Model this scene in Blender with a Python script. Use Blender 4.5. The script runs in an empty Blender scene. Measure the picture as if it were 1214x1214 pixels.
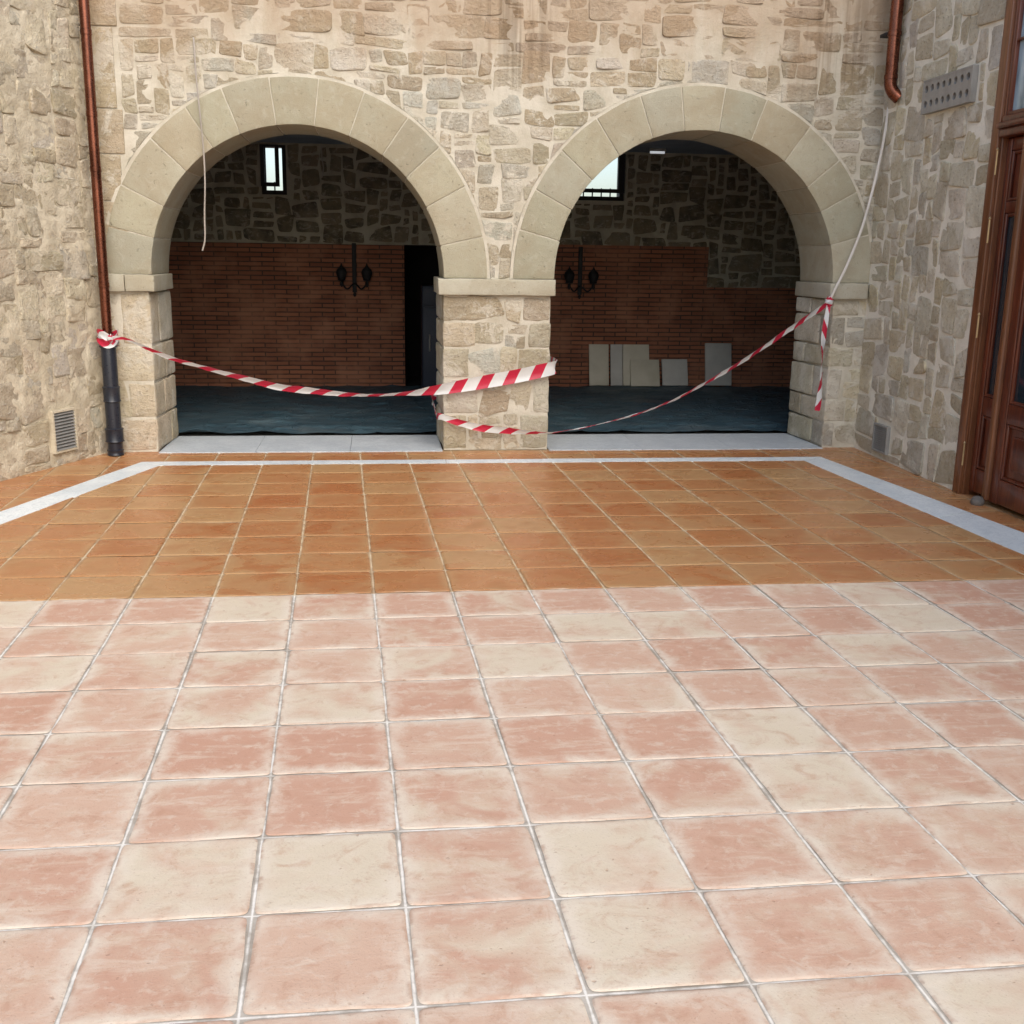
import bpy, bmesh, math, random
from mathutils import Vector, Matrix, noise
R_ = math.radians
S = bpy.context.scene
COL = S.collection
rng = random.Random(7)

# ------------------------------------------------------------------ camera
F_PX, SZ, CAM_H = 1280.0, 1214.0, 1.5
pitch = math.atan(304 / F_PX)
yaw = math.atan((607 - 446) / F_PX * math.cos(pitch))
roll = 0.0150
fw = Vector((math.sin(yaw) * math.cos(pitch), math.cos(yaw) * math.cos(pitch), -math.sin(pitch)))
r0 = Vector((math.cos(yaw), -math.sin(yaw), 0))
u0 = r0.cross(fw)
rt = r0 * math.cos(roll) + u0 * math.sin(roll)
up = u0 * math.cos(roll) - r0 * math.sin(roll)
cam = bpy.data.cameras.new('camera')
cam.lens = F_PX / SZ * 36; cam.sensor_width = 36; cam.clip_end = 2000; cam.clip_start = 0.05
co = bpy.data.objects.new('camera', cam); COL.objects.link(co)
co.matrix_world = Matrix(((rt.x, up.x, -fw.x, 0), (rt.y, up.y, -fw.y, 0), (rt.z, up.z, -fw.z, CAM_H), (0, 0, 0, 1)))
S.camera = co

# ------------------------------------------------------------------ light
SUN_EL, SUN_AZ = 44, 164          # azimuth: from behind the camera, a little to the left
W = bpy.data.worlds.new('World'); S.world = W; W.use_nodes = True
nt = W.node_tree; bg = nt.nodes['Background']
sky = nt.nodes.new('ShaderNodeTexSky'); sky.sky_type = 'NISHITA'; sky.sun_disc = False
sky.sun_elevation = R_(SUN_EL); sky.sun_rotation = R_(SUN_AZ)
sky.air_density = 1.0; sky.dust_density = 3.0; sky.ozone_density = 0.6
nt.links.new(sky.outputs[0], bg.inputs[0]); bg.inputs[1].default_value = 0.15
sun = bpy.data.lights.new('sun', 'SUN'); sun.energy = 0.6; sun.angle = R_(70); sun.color = (1.0, 0.975, 0.90)
so = bpy.data.objects.new('sun', sun); COL.objects.link(so)
sd = Vector((math.sin(R_(SUN_AZ)) * math.cos(R_(SUN_EL)), math.cos(R_(SUN_AZ)) * math.cos(R_(SUN_EL)), math.sin(R_(SUN_EL))))
so.rotation_euler = sd.to_track_quat('Z', 'Y').to_euler()
S.view_settings.view_transform = 'Standard'; S.view_settings.look = 'None'
S.view_settings.exposure = 0.88; S.view_settings.gamma = 1

# ------------------------------------------------------------------ helpers
def lerp(a, b, t): return a + (b - a) * t
class MB:
    def __init__(s): s.v = []; s.f = []; s.m = []; s.tint = []; s.edge = []; s.uv = None
    def av(s, p, tint=(.5, .5, .5), edge=1.0):
        s.v.append(tuple(p)); s.tint.append(tint); s.edge.append(edge); return len(s.v) - 1
    def af(s, ids, mi=0): s.f.append(tuple(ids)); s.m.append(mi)
    def quad(s, a, b, c, d, mi=0, tint=(.5, .5, .5)):
        s.af([s.av(p, tint) for p in (a, b, c, d)], mi)
    def box(s, x0, x1, y0, y1, z0, z1, mi=0, r=0.0, n=1, mp=None, amp=0.0, tint=(.5, .5, .5), nn=None):
        """box with rounded edges, surface noise and an optional mapping of its points"""
        nn = nn or (n, n, n)
        def ticks(a, b, k):
            if r <= 0: return [lerp(a, b, i / k) for i in range(k + 1)]
            rr = min(r, (b - a) * .45)
            return [a, a + rr * .35, a + rr] + [lerp(a + rr, b - rr, i / k) for i in range(1, k)] + [b - rr, b - rr * .35, b]
        T = [ticks(x0, x1, nn[0]), ticks(y0, y1, nn[1]), ticks(z0, z1, nn[2])]
        lo = (x0, y0, z0); hi = (x1, y1, z1)
        key = {}
        def vert(i, j, k):
            q = (i, j, k)
            if q in key: return key[q]
            p = Vector((T[0][i], T[1][j], T[2][k]))
            if r > 0:
                c = Vector([min(max(p[a], lo[a] + min(r, (hi[a] - lo[a]) * .45)), hi[a] - min(r, (hi[a] - lo[a]) * .45)) for a in range(3)])
                d = p - c
                if d.length > 1e-9: p = c + d.normalized() * min(r, max(abs(d[0]), abs(d[1]), abs(d[2])))
            if amp:
                nz = noise.noise_vector(p * 9 + Vector((x0 * 7, z0 * 3, 1))) * amp + noise.noise_vector(p * 31) * amp * .4
                p = p + nz
            if mp: p = mp(p)
            key[q] = s.av(p, tint); return key[q]
        nx, ny, nz_ = len(T[0]) - 1, len(T[1]) - 1, len(T[2]) - 1
        for i in range(nx):
            for j in range(ny):
                s.af((vert(i, j, 0), vert(i, j + 1, 0), vert(i + 1, j + 1, 0), vert(i + 1, j, 0)), mi)
                s.af((vert(i, j, nz_), vert(i + 1, j, nz_), vert(i + 1, j + 1, nz_), vert(i, j + 1, nz_)), mi)
        for i in range(nx):
            for k in range(nz_):
                s.af((vert(i, 0, k), vert(i + 1, 0, k), vert(i + 1, 0, k + 1), vert(i, 0, k + 1)), mi)
                s.af((vert(i, ny, k), vert(i, ny, k + 1), vert(i + 1, ny, k + 1), vert(i + 1, ny, k)), mi)
        for j in range(ny):
            for k in range(nz_):
                s.af((vert(0, j, k), vert(0, j, k + 1), vert(0, j + 1, k + 1), vert(0, j + 1, k)), mi)
                s.af((vert(nx, j, k), vert(nx, j + 1, k), vert(nx, j + 1, k + 1), vert(nx, j, k + 1)), mi)
    def tube(s, pts, rad, seg=10, mi=0, cap=True):
        pts = [Vector(p) for p in pts]
        rads = rad if isinstance(rad, (list, tuple)) else [rad] * len(pts)
        rings = []; ref = None
        for i, p in enumerate(pts):
            t = (pts[min(i + 1, len(pts) - 1)] - pts[max(i - 1, 0)]).normalized()
            if ref is None: ref = t.orthogonal().normalized()
            ref = (ref - t * ref.dot(t)).normalized(); b = t.cross(ref)
            rings.append([s.av(p + (ref * math.cos(2 * math.pi * k / seg) + b * math.sin(2 * math.pi * k / seg)) * rads[i]) for k in range(seg)])
        for a, b in zip(rings, rings[1:]):
            for k in range(seg): s.af((a[k], a[(k + 1) % seg], b[(k + 1) % seg], b[k]), mi)
        if cap: s.af(rings[0][::-1], mi); s.af(rings[-1], mi)
    def lathe(s, c, prof, seg=16, mi=0, ax=Vector((0, 0, 1))):
        c = Vector(c); s.tube([c + ax * z for r_, z in prof], [max(r_, 1e-4) for r_, z in prof], seg, mi)
    def grid(s, fn, nu, nv, mi=0):
        ids = [[s.av(fn(i / nu, j / nv)) for j in range(nv + 1)] for i in range(nu + 1)]
        for i in range(nu):
            for j in range(nv): s.af((ids[i][j], ids[i + 1][j], ids[i + 1][j + 1], ids[i][j + 1]), mi)
    def build(s, name, mats, parent=None, smooth=True, world=True, fixn=True, sharp=40):
        me = bpy.data.meshes.new(name)
        vs = s.v
        if parent is not None and world:
            inv = parent_inv(parent); vs = [inv @ Vector(p) for p in vs]
        me.from_pydata([tuple(p) for p in vs], [], s.f)
        for m in (mats if isinstance(mats, (list, tuple)) else [mats]): me.materials.append(m)
        me.polygons.foreach_set('material_index', s.m)
        a = me.attributes.new('tint', 'FLOAT_COLOR', 'POINT')
        a.data.foreach_set('color', [c for t in s.tint for c in (t[0], t[1], t[2], 1.0)])
        e = me.attributes.new('edge', 'FLOAT', 'POINT'); e.data.foreach_set('value', s.edge)
        if s.uv:
            ul = me.uv_layers.new(name='UVMap')
            for lp in me.loops: ul.data[lp.index].uv = s.uv[lp.vertex_index]
        if fixn:
            bm = bmesh.new(); bm.from_mesh(me); bmesh.ops.recalc_face_normals(bm, faces=bm.faces); bm.to_mesh(me); bm.free()
        if smooth:
            me.polygons.foreach_set('use_smooth', [True] * len(me.polygons))
            me.set_sharp_from_angle(angle=R_(sharp))
        me.update()
        o = bpy.data.objects.new(name, me); COL.objects.link(o)
        if parent is not None: o.parent = parent
        return o
def parent_inv(o):
    M = Matrix.Identity(4); q = o
    while q is not None:
        M = (Matrix.Translation(q.location) @ q.rotation_euler.to_matrix().to_4x4()) @ M; q = q.parent
    return M.inverted()
def tag(o, label=None, cat=None, group=None, kind=None):
    if label: o['label'] = label
    if cat: o['category'] = cat
    if group: o['group'] = group
    if kind: o['kind'] = kind
    return o
def thing(name, label, cat, loc=(0, 0, 0), rotz=0, group=None):
    o = bpy.data.objects.new(name, None); COL.objects.link(o); o.empty_display_size = .2
    o.location = loc; o.rotation_euler = (0, 0, rotz)
    return tag(o, label, cat, group)

# ------------------------------------------------------------------ materials
class NB:
    def __init__(s, name):
        s.m = bpy.data.materials.new(name); s.m.use_nodes = True; s.t = s.m.node_tree
        s.b = s.t.nodes['Principled BSDF']; s.b.inputs['Roughness'].default_value = .85
        s.geo = None
    def n(s, typ, **kw):
        x = s.t.nodes.new(typ)
        for k, v in kw.items(): setattr(x, k, v)
        return x
    def L(s, a, b): s.t.links.new(a, b)
    def put(s, sock, v):
        if hasattr(v, 'is_linked') or hasattr(v, 'links'): s.L(v, sock)
        else:
            if isinstance(v, (tuple, list)) and len(v) == 3 and sock.type == 'RGBA': v = (*v, 1)
            sock.default_value = v
    def pos(s):
        if not s.geo: s.geo = s.n('ShaderNodeNewGeometry')
        return s.geo.outputs['Position']
    def attr(s, nm, out='Color'): return s.n('ShaderNodeAttribute', attribute_name=nm).outputs[out]
    def scale(s, v, sc):
        x = s.n('ShaderNodeVectorMath', operation='MULTIPLY'); s.put(x.inputs[0], v); x.inputs[1].default_value = sc; return x.outputs[0]
    def addv(s, a, b):
        x = s.n('ShaderNodeVectorMath', operation='ADD'); s.put(x.inputs[0], a); s.put(x.inputs[1], b); return x.outputs[0]
    def noise(s, vec, scale, det=4, rough=.55, dist=0.0, out=0):
        x = s.n('ShaderNodeTexNoise'); s.L(vec, x.inputs['Vector']); x.inputs['Scale'].default_value = scale
        x.inputs['Detail'].default_value = det; x.inputs['Roughness'].default_value = rough; x.inputs['Distortion'].default_value = dist
        return x.outputs[out]
    def math(s, op, a, b=0.0, c=0.0, clamp=False):
        x = s.n('ShaderNodeMath', operation=op, use_clamp=clamp); s.put(x.inputs[0], a); s.put(x.inputs[1], b); s.put(x.inputs[2], c); return x.outputs[0]
    def rng(s, v, a, b, c=0.0, d=1.0):
        x = s.n('ShaderNodeMapRange', interpolation_type='SMOOTHSTEP')
        s.put(x.inputs[0], v); s.put(x.inputs[1], a); s.put(x.inputs[2], b); s.put(x.inputs[3], c); s.put(x.inputs[4], d); return x.outputs[0]
    def mix(s, f, a, b, mode='MIX'):
        x = s.n('ShaderNodeMix', data_type='RGBA', blend_type=mode)
        s.put(x.inputs[0], f); s.put(x.inputs[6], a); s.put(x.inputs[7], b); return x.outputs[2]
    def sep(s, v):
        x = s.n('ShaderNodeSeparateXYZ'); s.put(x.inputs[0], v); return x.outputs
    def bump(s, h, strength=.5, dist=.01, prev=None):
        x = s.n('ShaderNodeBump'); x.inputs['Strength'].default_value = strength; x.inputs['Distance'].default_value = dist
        s.L(h, x.inputs['Height'])
        if prev: s.L(prev, x.inputs['Normal'])
        return x.outputs[0]
    def out(s, col=None, rough=None, normal=None, **kw):
        if col is not None: s.put(s.b.inputs['Base Color'], col)
        if rough is not None: s.put(s.b.inputs['Roughness'], rough)
        if normal is not None: s.L(normal, s.b.inputs['Normal'])
        for k, v in kw.items(): s.put(s.b.inputs[k.replace('_', ' ')], v)
        return s.m

def brown_top(nb, col, amount=1.0):
    """browner tone towards the top of the arcade wall, with dark vertical streaks"""
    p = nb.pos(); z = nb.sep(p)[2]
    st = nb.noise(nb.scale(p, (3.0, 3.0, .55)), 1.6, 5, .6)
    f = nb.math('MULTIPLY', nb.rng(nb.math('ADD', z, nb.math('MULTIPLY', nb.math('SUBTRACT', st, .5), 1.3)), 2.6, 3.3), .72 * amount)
    col = nb.mix(f, col, (.37, .26, .165))  # browner with height, broken up by noise
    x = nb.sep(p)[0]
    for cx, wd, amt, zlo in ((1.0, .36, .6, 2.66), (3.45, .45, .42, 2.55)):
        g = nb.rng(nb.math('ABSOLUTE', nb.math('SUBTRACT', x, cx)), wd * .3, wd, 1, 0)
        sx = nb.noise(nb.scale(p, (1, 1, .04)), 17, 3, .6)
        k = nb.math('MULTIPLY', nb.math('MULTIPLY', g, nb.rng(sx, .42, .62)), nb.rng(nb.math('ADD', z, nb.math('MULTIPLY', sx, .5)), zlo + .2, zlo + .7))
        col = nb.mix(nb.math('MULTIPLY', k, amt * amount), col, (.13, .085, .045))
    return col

def stone_mat(name, contrast=.5, bumpd=.02, browned=False, smear=(.60, .565, .47), sm=.8):
    nb = NB(name); p = nb.pos(); t = nb.attr('tint')
    n1 = nb.noise(p, 7, 5, .6); n2 = nb.noise(p, 50, 7, .7); n3 = nb.noise(nb.scale(p, (1, 1, 1.5)), 13, 6, .7, .8); n5 = nb.noise(p, 3.1, 6, .7, .6)
    c = nb.mix(nb.rng(n1, .3, .7, 0, contrast), t, (.33, .27, .175), 'MIX')
    c = nb.mix(nb.rng(n3, .5, .68, 0, .5), c, (.56, .53, .45))
    c = nb.mix(nb.rng(n2, .54, .68, 0, .6), c, (.16, .135, .095))
    c = nb.mix(nb.rng(n5, .52, .60, 0, sm), c, smear)
    if browned: c = brown_top(nb, c)
    h = nb.math('ADD', nb.math('MULTIPLY', n2, .8), nb.math('ADD', n3, nb.math('MULTIPLY', n1, .8)))
    return nb.out(c, .92, nb.bump(h, .9, bumpd), Specular_IOR_Level=.25)
def mortar_mat(name, col, col2, browned=False, bumpd=.012):
    nb = NB(name); p = nb.pos()
    n1 = nb.noise(p, 5, 5, .6); n2 = nb.noise(p, 60, 5, .7)
    c = nb.mix(nb.rng(n1, .35, .7), col, col2)
    c = nb.mix(nb.rng(n2, .55, .75, 0, .35), c, (.25, .21, .15))
    if browned: c = brown_top(nb, c, .8)
    return nb.out(c, .95, nb.bump(nb.math('ADD', n1, nb.math('MULTIPLY', n2, .5)), .8, bumpd), Specular_IOR_Level=.2)

M_STONE = stone_mat('rubble stone', browned=True)
M_STONE_R = stone_mat('grey rubble stone', smear=(.66, .64, .56), sm=.55)
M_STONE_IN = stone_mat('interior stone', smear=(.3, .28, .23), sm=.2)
M_STONE_L = stone_mat('buff rubble stone', smear=(.58, .52, .40), sm=.75)
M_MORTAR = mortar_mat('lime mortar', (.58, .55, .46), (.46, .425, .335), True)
M_MORTAR_R = mortar_mat('pale lime mortar', (.72, .70, .61), (.60, .575, .48))
M_MORTAR_L = mortar_mat('buff lime mortar', (.64, .58, .445), (.50, .44, .32), bumpd=.03)
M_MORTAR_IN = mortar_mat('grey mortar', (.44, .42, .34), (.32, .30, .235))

def ashlar_mat():
    nb = NB('dressed sandstone'); p = nb.pos(); t = nb.attr('tint')
    n1 = nb.noise(p, 2.6, 6, .65, .4); n2 = nb.noise(p, 110, 5, .65); n3 = nb.noise(p, 15, 6, .7, .6); n4 = nb.noise(p, 38, 4, .6)
    c = nb.mix(nb.rng(n1, .35, .66, 0, .5), t, (.30, .25, .165))
    c = nb.mix(nb.rng(n3, .5, .7, 0, .4), c, (.44, .425, .345))
    c = nb.mix(nb.rng(n2, .55, .72, 0, .4), c, (.19, .17, .12))
    c = nb.mix(nb.rng(n4, .66, .74, 0, .5), c, (.14, .12, .085))
    return nb.out(c, .92, nb.bump(nb.math('ADD', nb.math('MULTIPLY', n2, .7), nb.math('ADD', n3, nb.rng(n4, .62, .74, 0, -.8))), .6, .009), Specular_IOR_Level=.2)
M_ASHLAR = ashlar_mat()

def tile_mat():
    nb = NB('terracotta tile'); p = nb.pos(); t = nb.sep(nb.attr('tint')); e = nb.attr('edge', 'Fac')
    off = nb.n('ShaderNodeCombineXYZ'); nb.L(t[0], off.inputs[0]); nb.L(t[1], off.inputs[1])
    q = nb.addv(p, nb.scale(off.outputs[0], (37, 53, 0)))
    n1 = nb.noise(q, 4.5, 4, .55, .5); n2 = nb.noise(q, 20, 7, .7, .4); n3 = nb.noise(q, 150, 5, .65); n4 = nb.noise(nb.scale(q, (.45, 2.2, 1)), 9, 7, .7, .5); n5 = nb.noise(q, 10, 6, .72, .9); n6 = nb.noise(q, 45, 3, .5)
    sealed = nb.math('MAXIMUM', t[2], nb.rng(nb.math('ADD', nb.sep(p)[1], nb.math('MULTIPLY', nb.math('SUBTRACT', nb.noise(p, 7, 4, .65), .5), .07)), 4.712, 4.734))
    # dry tile: dusty terracotta, some tiles pale, chalky haze from the joints inward
    pink = nb.mix(t[0], (.485, .28, .195), (.55, .385, .285))
    cf = nb.rng(nb.math('ADD', nb.math('MULTIPLY', n1, .95), nb.math('MULTIPLY', t[1], .42)), .56, .90, 0, .95)
    d = nb.mix(cf, pink, (.60, .53, .405))
    d = nb.mix(nb.rng(n5, .5, .7, 0, .5), d, (.42, .235, .15))
    d = nb.mix(nb.rng(n4, .5, .7, 0, .5), d, (.64, .55, .44))
    hz = nb.math('MULTIPLY', nb.rng(nb.math('ADD', e, nb.math('MULTIPLY', nb.math('SUBTRACT', n5, .5), .11)), -.005, .06, 1, 0), nb.rng(n1, .34, .6, .15, .85))
    d = nb.mix(hz, d, (.66, .59, .485))
    d = nb.mix(nb.math('MULTIPLY', nb.rng(nb.math('ADD', e, nb.math('MULTIPLY', nb.math('SUBTRACT', n5, .5), .03)), .002, .014, 1, 0), nb.rng(n4, .45, .6, 0, .55)), d, (.36, .205, .135))
    d = nb.mix(nb.rng(n6, .69, .75, 0, .5), d, (.33, .19, .12))
    d = nb.mix(nb.rng(n2, .5, .66, 0, .42), d, (.63, .55, .45))
    # sealed tile: deeper and glossier
    org = nb.mix(t[0], (.395, .15, .055), (.45, .215, .09))
    s = nb.mix(nb.math('MULTIPLY', cf, .8), org, (.475, .31, .15))
    s = nb.mix(nb.rng(n1, .4, .75, 0, .5), s, (.30, .105, .035))
    s = nb.mix(nb.rng(n4, .45, .72, 0, .45), s, (.48, .30, .135))
    s = nb.mix(nb.math('MULTIPLY', hz, .45), s, (.46, .32, .16))
    c = nb.mix(sealed, d, s)
    c = nb.mix(nb.rng(n3, .57, .7, 0, .35), c, (.27, .16, .10))
    ro = nb.mix(sealed, nb.rng(n2, .3, .7, .65, .85), nb.rng(n1, .3, .7, .2, .42))
    h = nb.math('ADD', n2, nb.math('ADD', nb.math('MULTIPLY', n3, .4), nb.rng(n6, .68, .76, 0, -.6)))
    return nb.out(c, ro, nb.bump(h, .4, .005), Specular_IOR_Level=.4)
M_TILE = tile_mat()
def grout_mat():
    nb = NB('tile grout'); p = nb.pos(); xyz = nb.sep(p); y = xyz[1]
    n1 = nb.noise(p, 9, 5, .65); n2 = nb.noise(p, 60, 4, .6); n3 = nb.noise(p, 26, 4, .6)
    u = nb.math('DIVIDE', nb.math('SUBTRACT', nb.math('SUBTRACT', xyz[0], .053), nb.math('MULTIPLY', nb.math('SUBTRACT', y, 1.9), -.0354)), .3555)
    v = nb.math('DIVIDE', nb.math('SUBTRACT', y, 1.929), .3494)
    def dist(t): return nb.math('MULTIPLY', nb.math('SUBTRACT', .5, nb.math('ABSOLUTE', nb.math('SUBTRACT', nb.math('FRACT', nb.math('ADD', t, 100.0)), .5))), .352)
    d = nb.math('ADD', nb.math('MINIMUM', dist(u), dist(v)), nb.math('MULTIPLY', nb.math('SUBTRACT', n3, .5), .006))
    crest = nb.math('MULTIPLY', nb.rng(d, .0012, .0045, 1, 0), nb.rng(n1, .36, .58, .25, 1))
    dry = nb.mix(crest, nb.mix(nb.rng(n1, .35, .66), (.30, .265, .215), (.47, .435, .375)), (.74, .72, .66))
    wet = nb.mix(crest, nb.mix(nb.rng(n1, .3, .7), (.29, .175, .09), (.44, .32, .18)), (.60, .49, .33))
    c = nb.mix(nb.math('GREATER_THAN', y, 4.724), dry, wet)
    c = nb.mix(nb.rng(n2, .55, .75, 0, .3), c, (.30, .25, .2))
    return nb.out(c, .9, nb.bump(n2, .4, .004))
M_GROUT = grout_mat()
def marble_mat(name, a, b, vein):
    nb = NB(name); p = nb.pos(); t = nb.sep(nb.attr('tint'))[0]
    n1 = nb.noise(p, 2.5, 6, .65, 1.5); n2 = nb.noise(p, 11, 6, .6, 2.0)
    c = nb.mix(nb.rng(n1, .3, .7), a, b)
    c = nb.mix(nb.math('MULTIPLY', nb.rng(nb.math('ABSOLUTE', nb.math('SUBTRACT', n2, .5)), 0, .05, 1, 0), .5), c, vein)
    c = nb.mix(nb.math('MULTIPLY', t, .25), c, (.40, .42, .44))
    return nb.out(c, nb.rng(n2, .2, .8, .3, .5), nb.bump(n2, .1, .002))
M_MARBLE = marble_mat('white grey marble', (.82, .89, .90), (.66, .74, .77), (.42, .50, .55))
M_THRESH = marble_mat('grey threshold marble', (.62, .68, .71), (.50, .56, .60), (.33, .38, .42))

def metal_mat(name, col, rough=.35, metallic=1.0, var=.5, dark=(.1, .05, .03)):
    nb = NB(name); p = nb.pos()
    n = nb.noise(nb.scale(p, (1, 1, .35)), 14, 5, .6); n2 = nb.noise(p, 70, 3)
    c = nb.mix(nb.rng(n, .4, .75, 0, var), col, dark)
    return nb.out(c, nb.rng(n2, .2, .8, rough - .08, rough + .12), nb.bump(n2, .15, .002), Metallic=metallic)
M_COPPER = metal_mat('aged copper', (.20, .075, .048), .27, 1.0, .85, (.075, .032, .022))
M_IRON = metal_mat('black painted iron', (.012, .016, .026), .32, .0, .5, (.03, .03, .035))
M_BLACK = metal_mat('black wrought iron', (.006, .006, .007), .65, .0, .3, (.012, .01, .01))
M_BRASS = metal_mat('brass', (.50, .37, .20), .5, .8, .4)
M_GALV = metal_mat('grey painted metal', (.30, .30, .285), .5, .2, .5, (.17, .165, .15))
M_HOLE = metal_mat('shade black void', (.008, .008, .008), .9, 0, 0)  # near-black colour standing in for the shade inside recess and vent holes
M_BLUE = metal_mat('dark blue enamel', (.006, .014, .032), .55, .0, .3, (.005, .009, .018))
M_CABLE = metal_mat('white cable sheath', (.62, .60, .56), .5, 0, .4, (.4, .36, .3))
M_CABLE2 = metal_mat('grey cable sheath', (.36, .33, .29), .6, 0, .4, (.22, .19, .15))

def wood_mat(name, a, b, rough=.36):
    nb = NB(name); p = nb.pos()
    q = nb.scale(p, (14, 14, .9))
    n = nb.noise(q, 3.0, 6, .65, 1.2); n2 = nb.noise(nb.scale(p, (1, 1, .25)), 3, 4)
    c = nb.mix(nb.rng(n, .32, .68), a, b)
    c = nb.mix(nb.rng(n2, .5, .8, 0, .5), c, tuple(x * .45 for x in a))
    return nb.out(c, rough, nb.bump(n, .2, .003), Coat_Weight=.3, Coat_Roughness=.12)
M_WOOD = wood_mat('varnished dark wood', (.055, .0095, .004), (.145, .032, .011))
M_WOODL = wood_mat('varnished frame wood', (.10, .034, .012), (.19, .07, .026), .42)

def glass_mat(name, rough=.05, tint=(1, 1, 1)):
    nb = NB(name)
    return nb.out(tint, rough, None, Transmission_Weight=1.0, IOR=1.45)
M_GLASS = glass_mat('window glass')
def dark_glass():
    nb = NB('dark door glass'); p = nb.pos()
    n = nb.noise(p, 2.0, 2)
    return nb.out((.02, .028, .036), .06, nb.bump(n, .15, .02), Specular_IOR_Level=.8)
M_DGLASS = dark_glass()
nb = NB('painted reflection top light glass'); nb_n = nb.noise(nb.scale(nb.pos(), (3, 3, .8)), 3, 4)
M_TGLASS = nb.out(nb.mix(nb.rng(nb_n, .35, .65), (.30, .42, .50), (.10, .17, .22)), .08, None, Coat_Weight=.5)  # pale blue and dark sky reflection painted into the pane colour

def brick_mat():
    nb = NB('thin red brick'); p = nb.pos(); xyz = nb.sep(p)
    c = nb.n('ShaderNodeCombineXYZ'); nb.L(xyz[0], c.inputs[0]); nb.L(xyz[2], c.inputs[1])
    w = nb.noise(p, 6, 3, out=1)
    q = nb.addv(c.outputs[0], nb.scale(w, (.012, .012, 0)))
    b = nb.n('ShaderNodeTexBrick'); nb.L(q, b.inputs['Vector'])
    b.inputs['Color1'].default_value = (.34, .13, .068, 1); b.inputs['Color2'].default_value = (.22, .082, .045, 1); b.inputs['Mortar'].default_value = (.07, .042, .03, 1)
    b.inputs['Scale'].default_value = 1; b.inputs['Brick Width'].default_value = .26; b.inputs['Row Height'].default_value = .05
    b.inputs['Mortar Size'].default_value = .008; b.inputs['Mortar Smooth'].default_value = .3; b.inputs['Bias'].default_value = 0
    n = nb.noise(p, 3, 5); n2 = nb.noise(p, 40, 4)
    col = nb.mix(nb.rng(n, .4, .7, 0, .5), b.outputs['Color'], (.40, .19, .11))
    h = nb.math('ADD', nb.math('MULTIPLY', b.outputs['Fac'], -1.0), nb.math('MULTIPLY', n2, .5))
    return nb.out(col, .9, nb.bump(h, .8, .008))
M_BRICK = brick_mat()
def sheet_mat():
    nb = NB('dark teal plastic sheet'); p = nb.pos()
    n = nb.noise(nb.scale(p, (.5, 1.6, 1)), 5, 6, .65, .8); n2 = nb.noise(p, 2, 4); n3 = nb.noise(nb.scale(p, (.35, 2.6, 1)), 7, 7, .75, .3)
    v = nb.n('ShaderNodeTexVoronoi', feature='DISTANCE_TO_EDGE'); nb.L(nb.addv(p, nb.scale(nb.noise(p, 4, 4, out=1), (.3, .3, 0))), v.inputs['Vector']); v.inputs['Scale'].default_value = 4.5
    crease = nb.rng(v.outputs['Distance'], 0, .06, 1, 0)
    c = nb.mix(nb.rng(n, .35, .7), (.026, .058, .08), (.06, .12, .155))
    c = nb.mix(nb.rng(n3, .5, .7, 0, .55), c, (.12, .155, .165))
    c = nb.mix(nb.rng(n2, .5, .75, 0, .35), c, (.14, .16, .16))
    return nb.out(c, nb.rng(n2, .3, .7, .42, .65), nb.bump(nb.math('ADD', nb.math('MULTIPLY', n3, .5), crease), .5, .012))
M_SHEET = sheet_mat()
def plain(name, a, b, rough=.9, sc=3, bd=.004):
    nb = NB(name); p = nb.pos(); n = nb.noise(p, sc, 5, .6); n2 = nb.noise(p, sc * 12, 4)
    return nb.out(nb.mix(nb.rng(n, .35, .7), a, b), rough, nb.bump(n2, .3, bd))
M_CEIL = plain('blue grey ceiling paint', (.22, .27, .32), (.17, .21, .26))
M_PLASTER = plain('grey plaster', (.22, .2, .17), (.16, .145, .12))
M_GROUND = plain('paving ground', (.36, .22, .15), (.30, .2, .14), .9, .4)
M_SLAB = plain('leaning stone slab', (.56, .53, .43), (.48, .45, .35), .6, 4)
M_SLAB2 = plain('grey stone slab', (.50, .50, .46), (.43, .42, .39), .6, 4)
M_LAMP = plain('pale lamp housing', (.7, .72, .72), (.6, .62, .62), .4)
M_STONEBALL = plain('grey stone', (.15, .135, .12), (.10, .09, .08), .8, 14)
def tape_mat():
    nb = NB('red and white barrier film')
    uv = nb.n('ShaderNodeUVMap', uv_map='UVMap').outputs[0]; s = nb.sep(uv)
    x = nb.math('ADD', nb.math('DIVIDE', s[0], .21), nb.math('MULTIPLY', s[1], -.36))
    f = nb.math('FRACT', nb.math('ADD', x, 20.0))
    red = nb.math('LESS_THAN', f, .46)
    n = nb.noise(nb.pos(), 30, 3)
    c = nb.mix(red, (.80, .83, .84), (.60, .022, .065))
    m = nb.out(c, .28, nb.bump(n, .4, .006))
    tr = nb.n('ShaderNodeBsdfTranslucent'); nb.L(c, tr.inputs[0])
    mx = nb.n('ShaderNodeMixShader'); mx.inputs[0].default_value = .3
    nb.L(nb.b.outputs[0], mx.inputs[1]); nb.L(tr.outputs[0], mx.inputs[2])
    nb.L(mx.outputs[0], [x for x in nb.t.nodes if x.type == 'OUTPUT_MATERIAL'][0].inputs[0])
    return m
M_TAPE = tape_mat()

# ------------------------------------------------------------------ ground and floor (setting)
def XL(y): return -2.06 + .42 * (y - 8.4)           # left court wall base
def XR(y): return 3.86 - (8.4 - y) * .024          # right court wall base
g = MB(); g.quad((-150, -150, -.06), (150, -150, -.06), (150, 150, -.06), (-150, 150, -.06))
tag(g.build('ground', M_GROUND, smooth=False), kind='structure')

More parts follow.
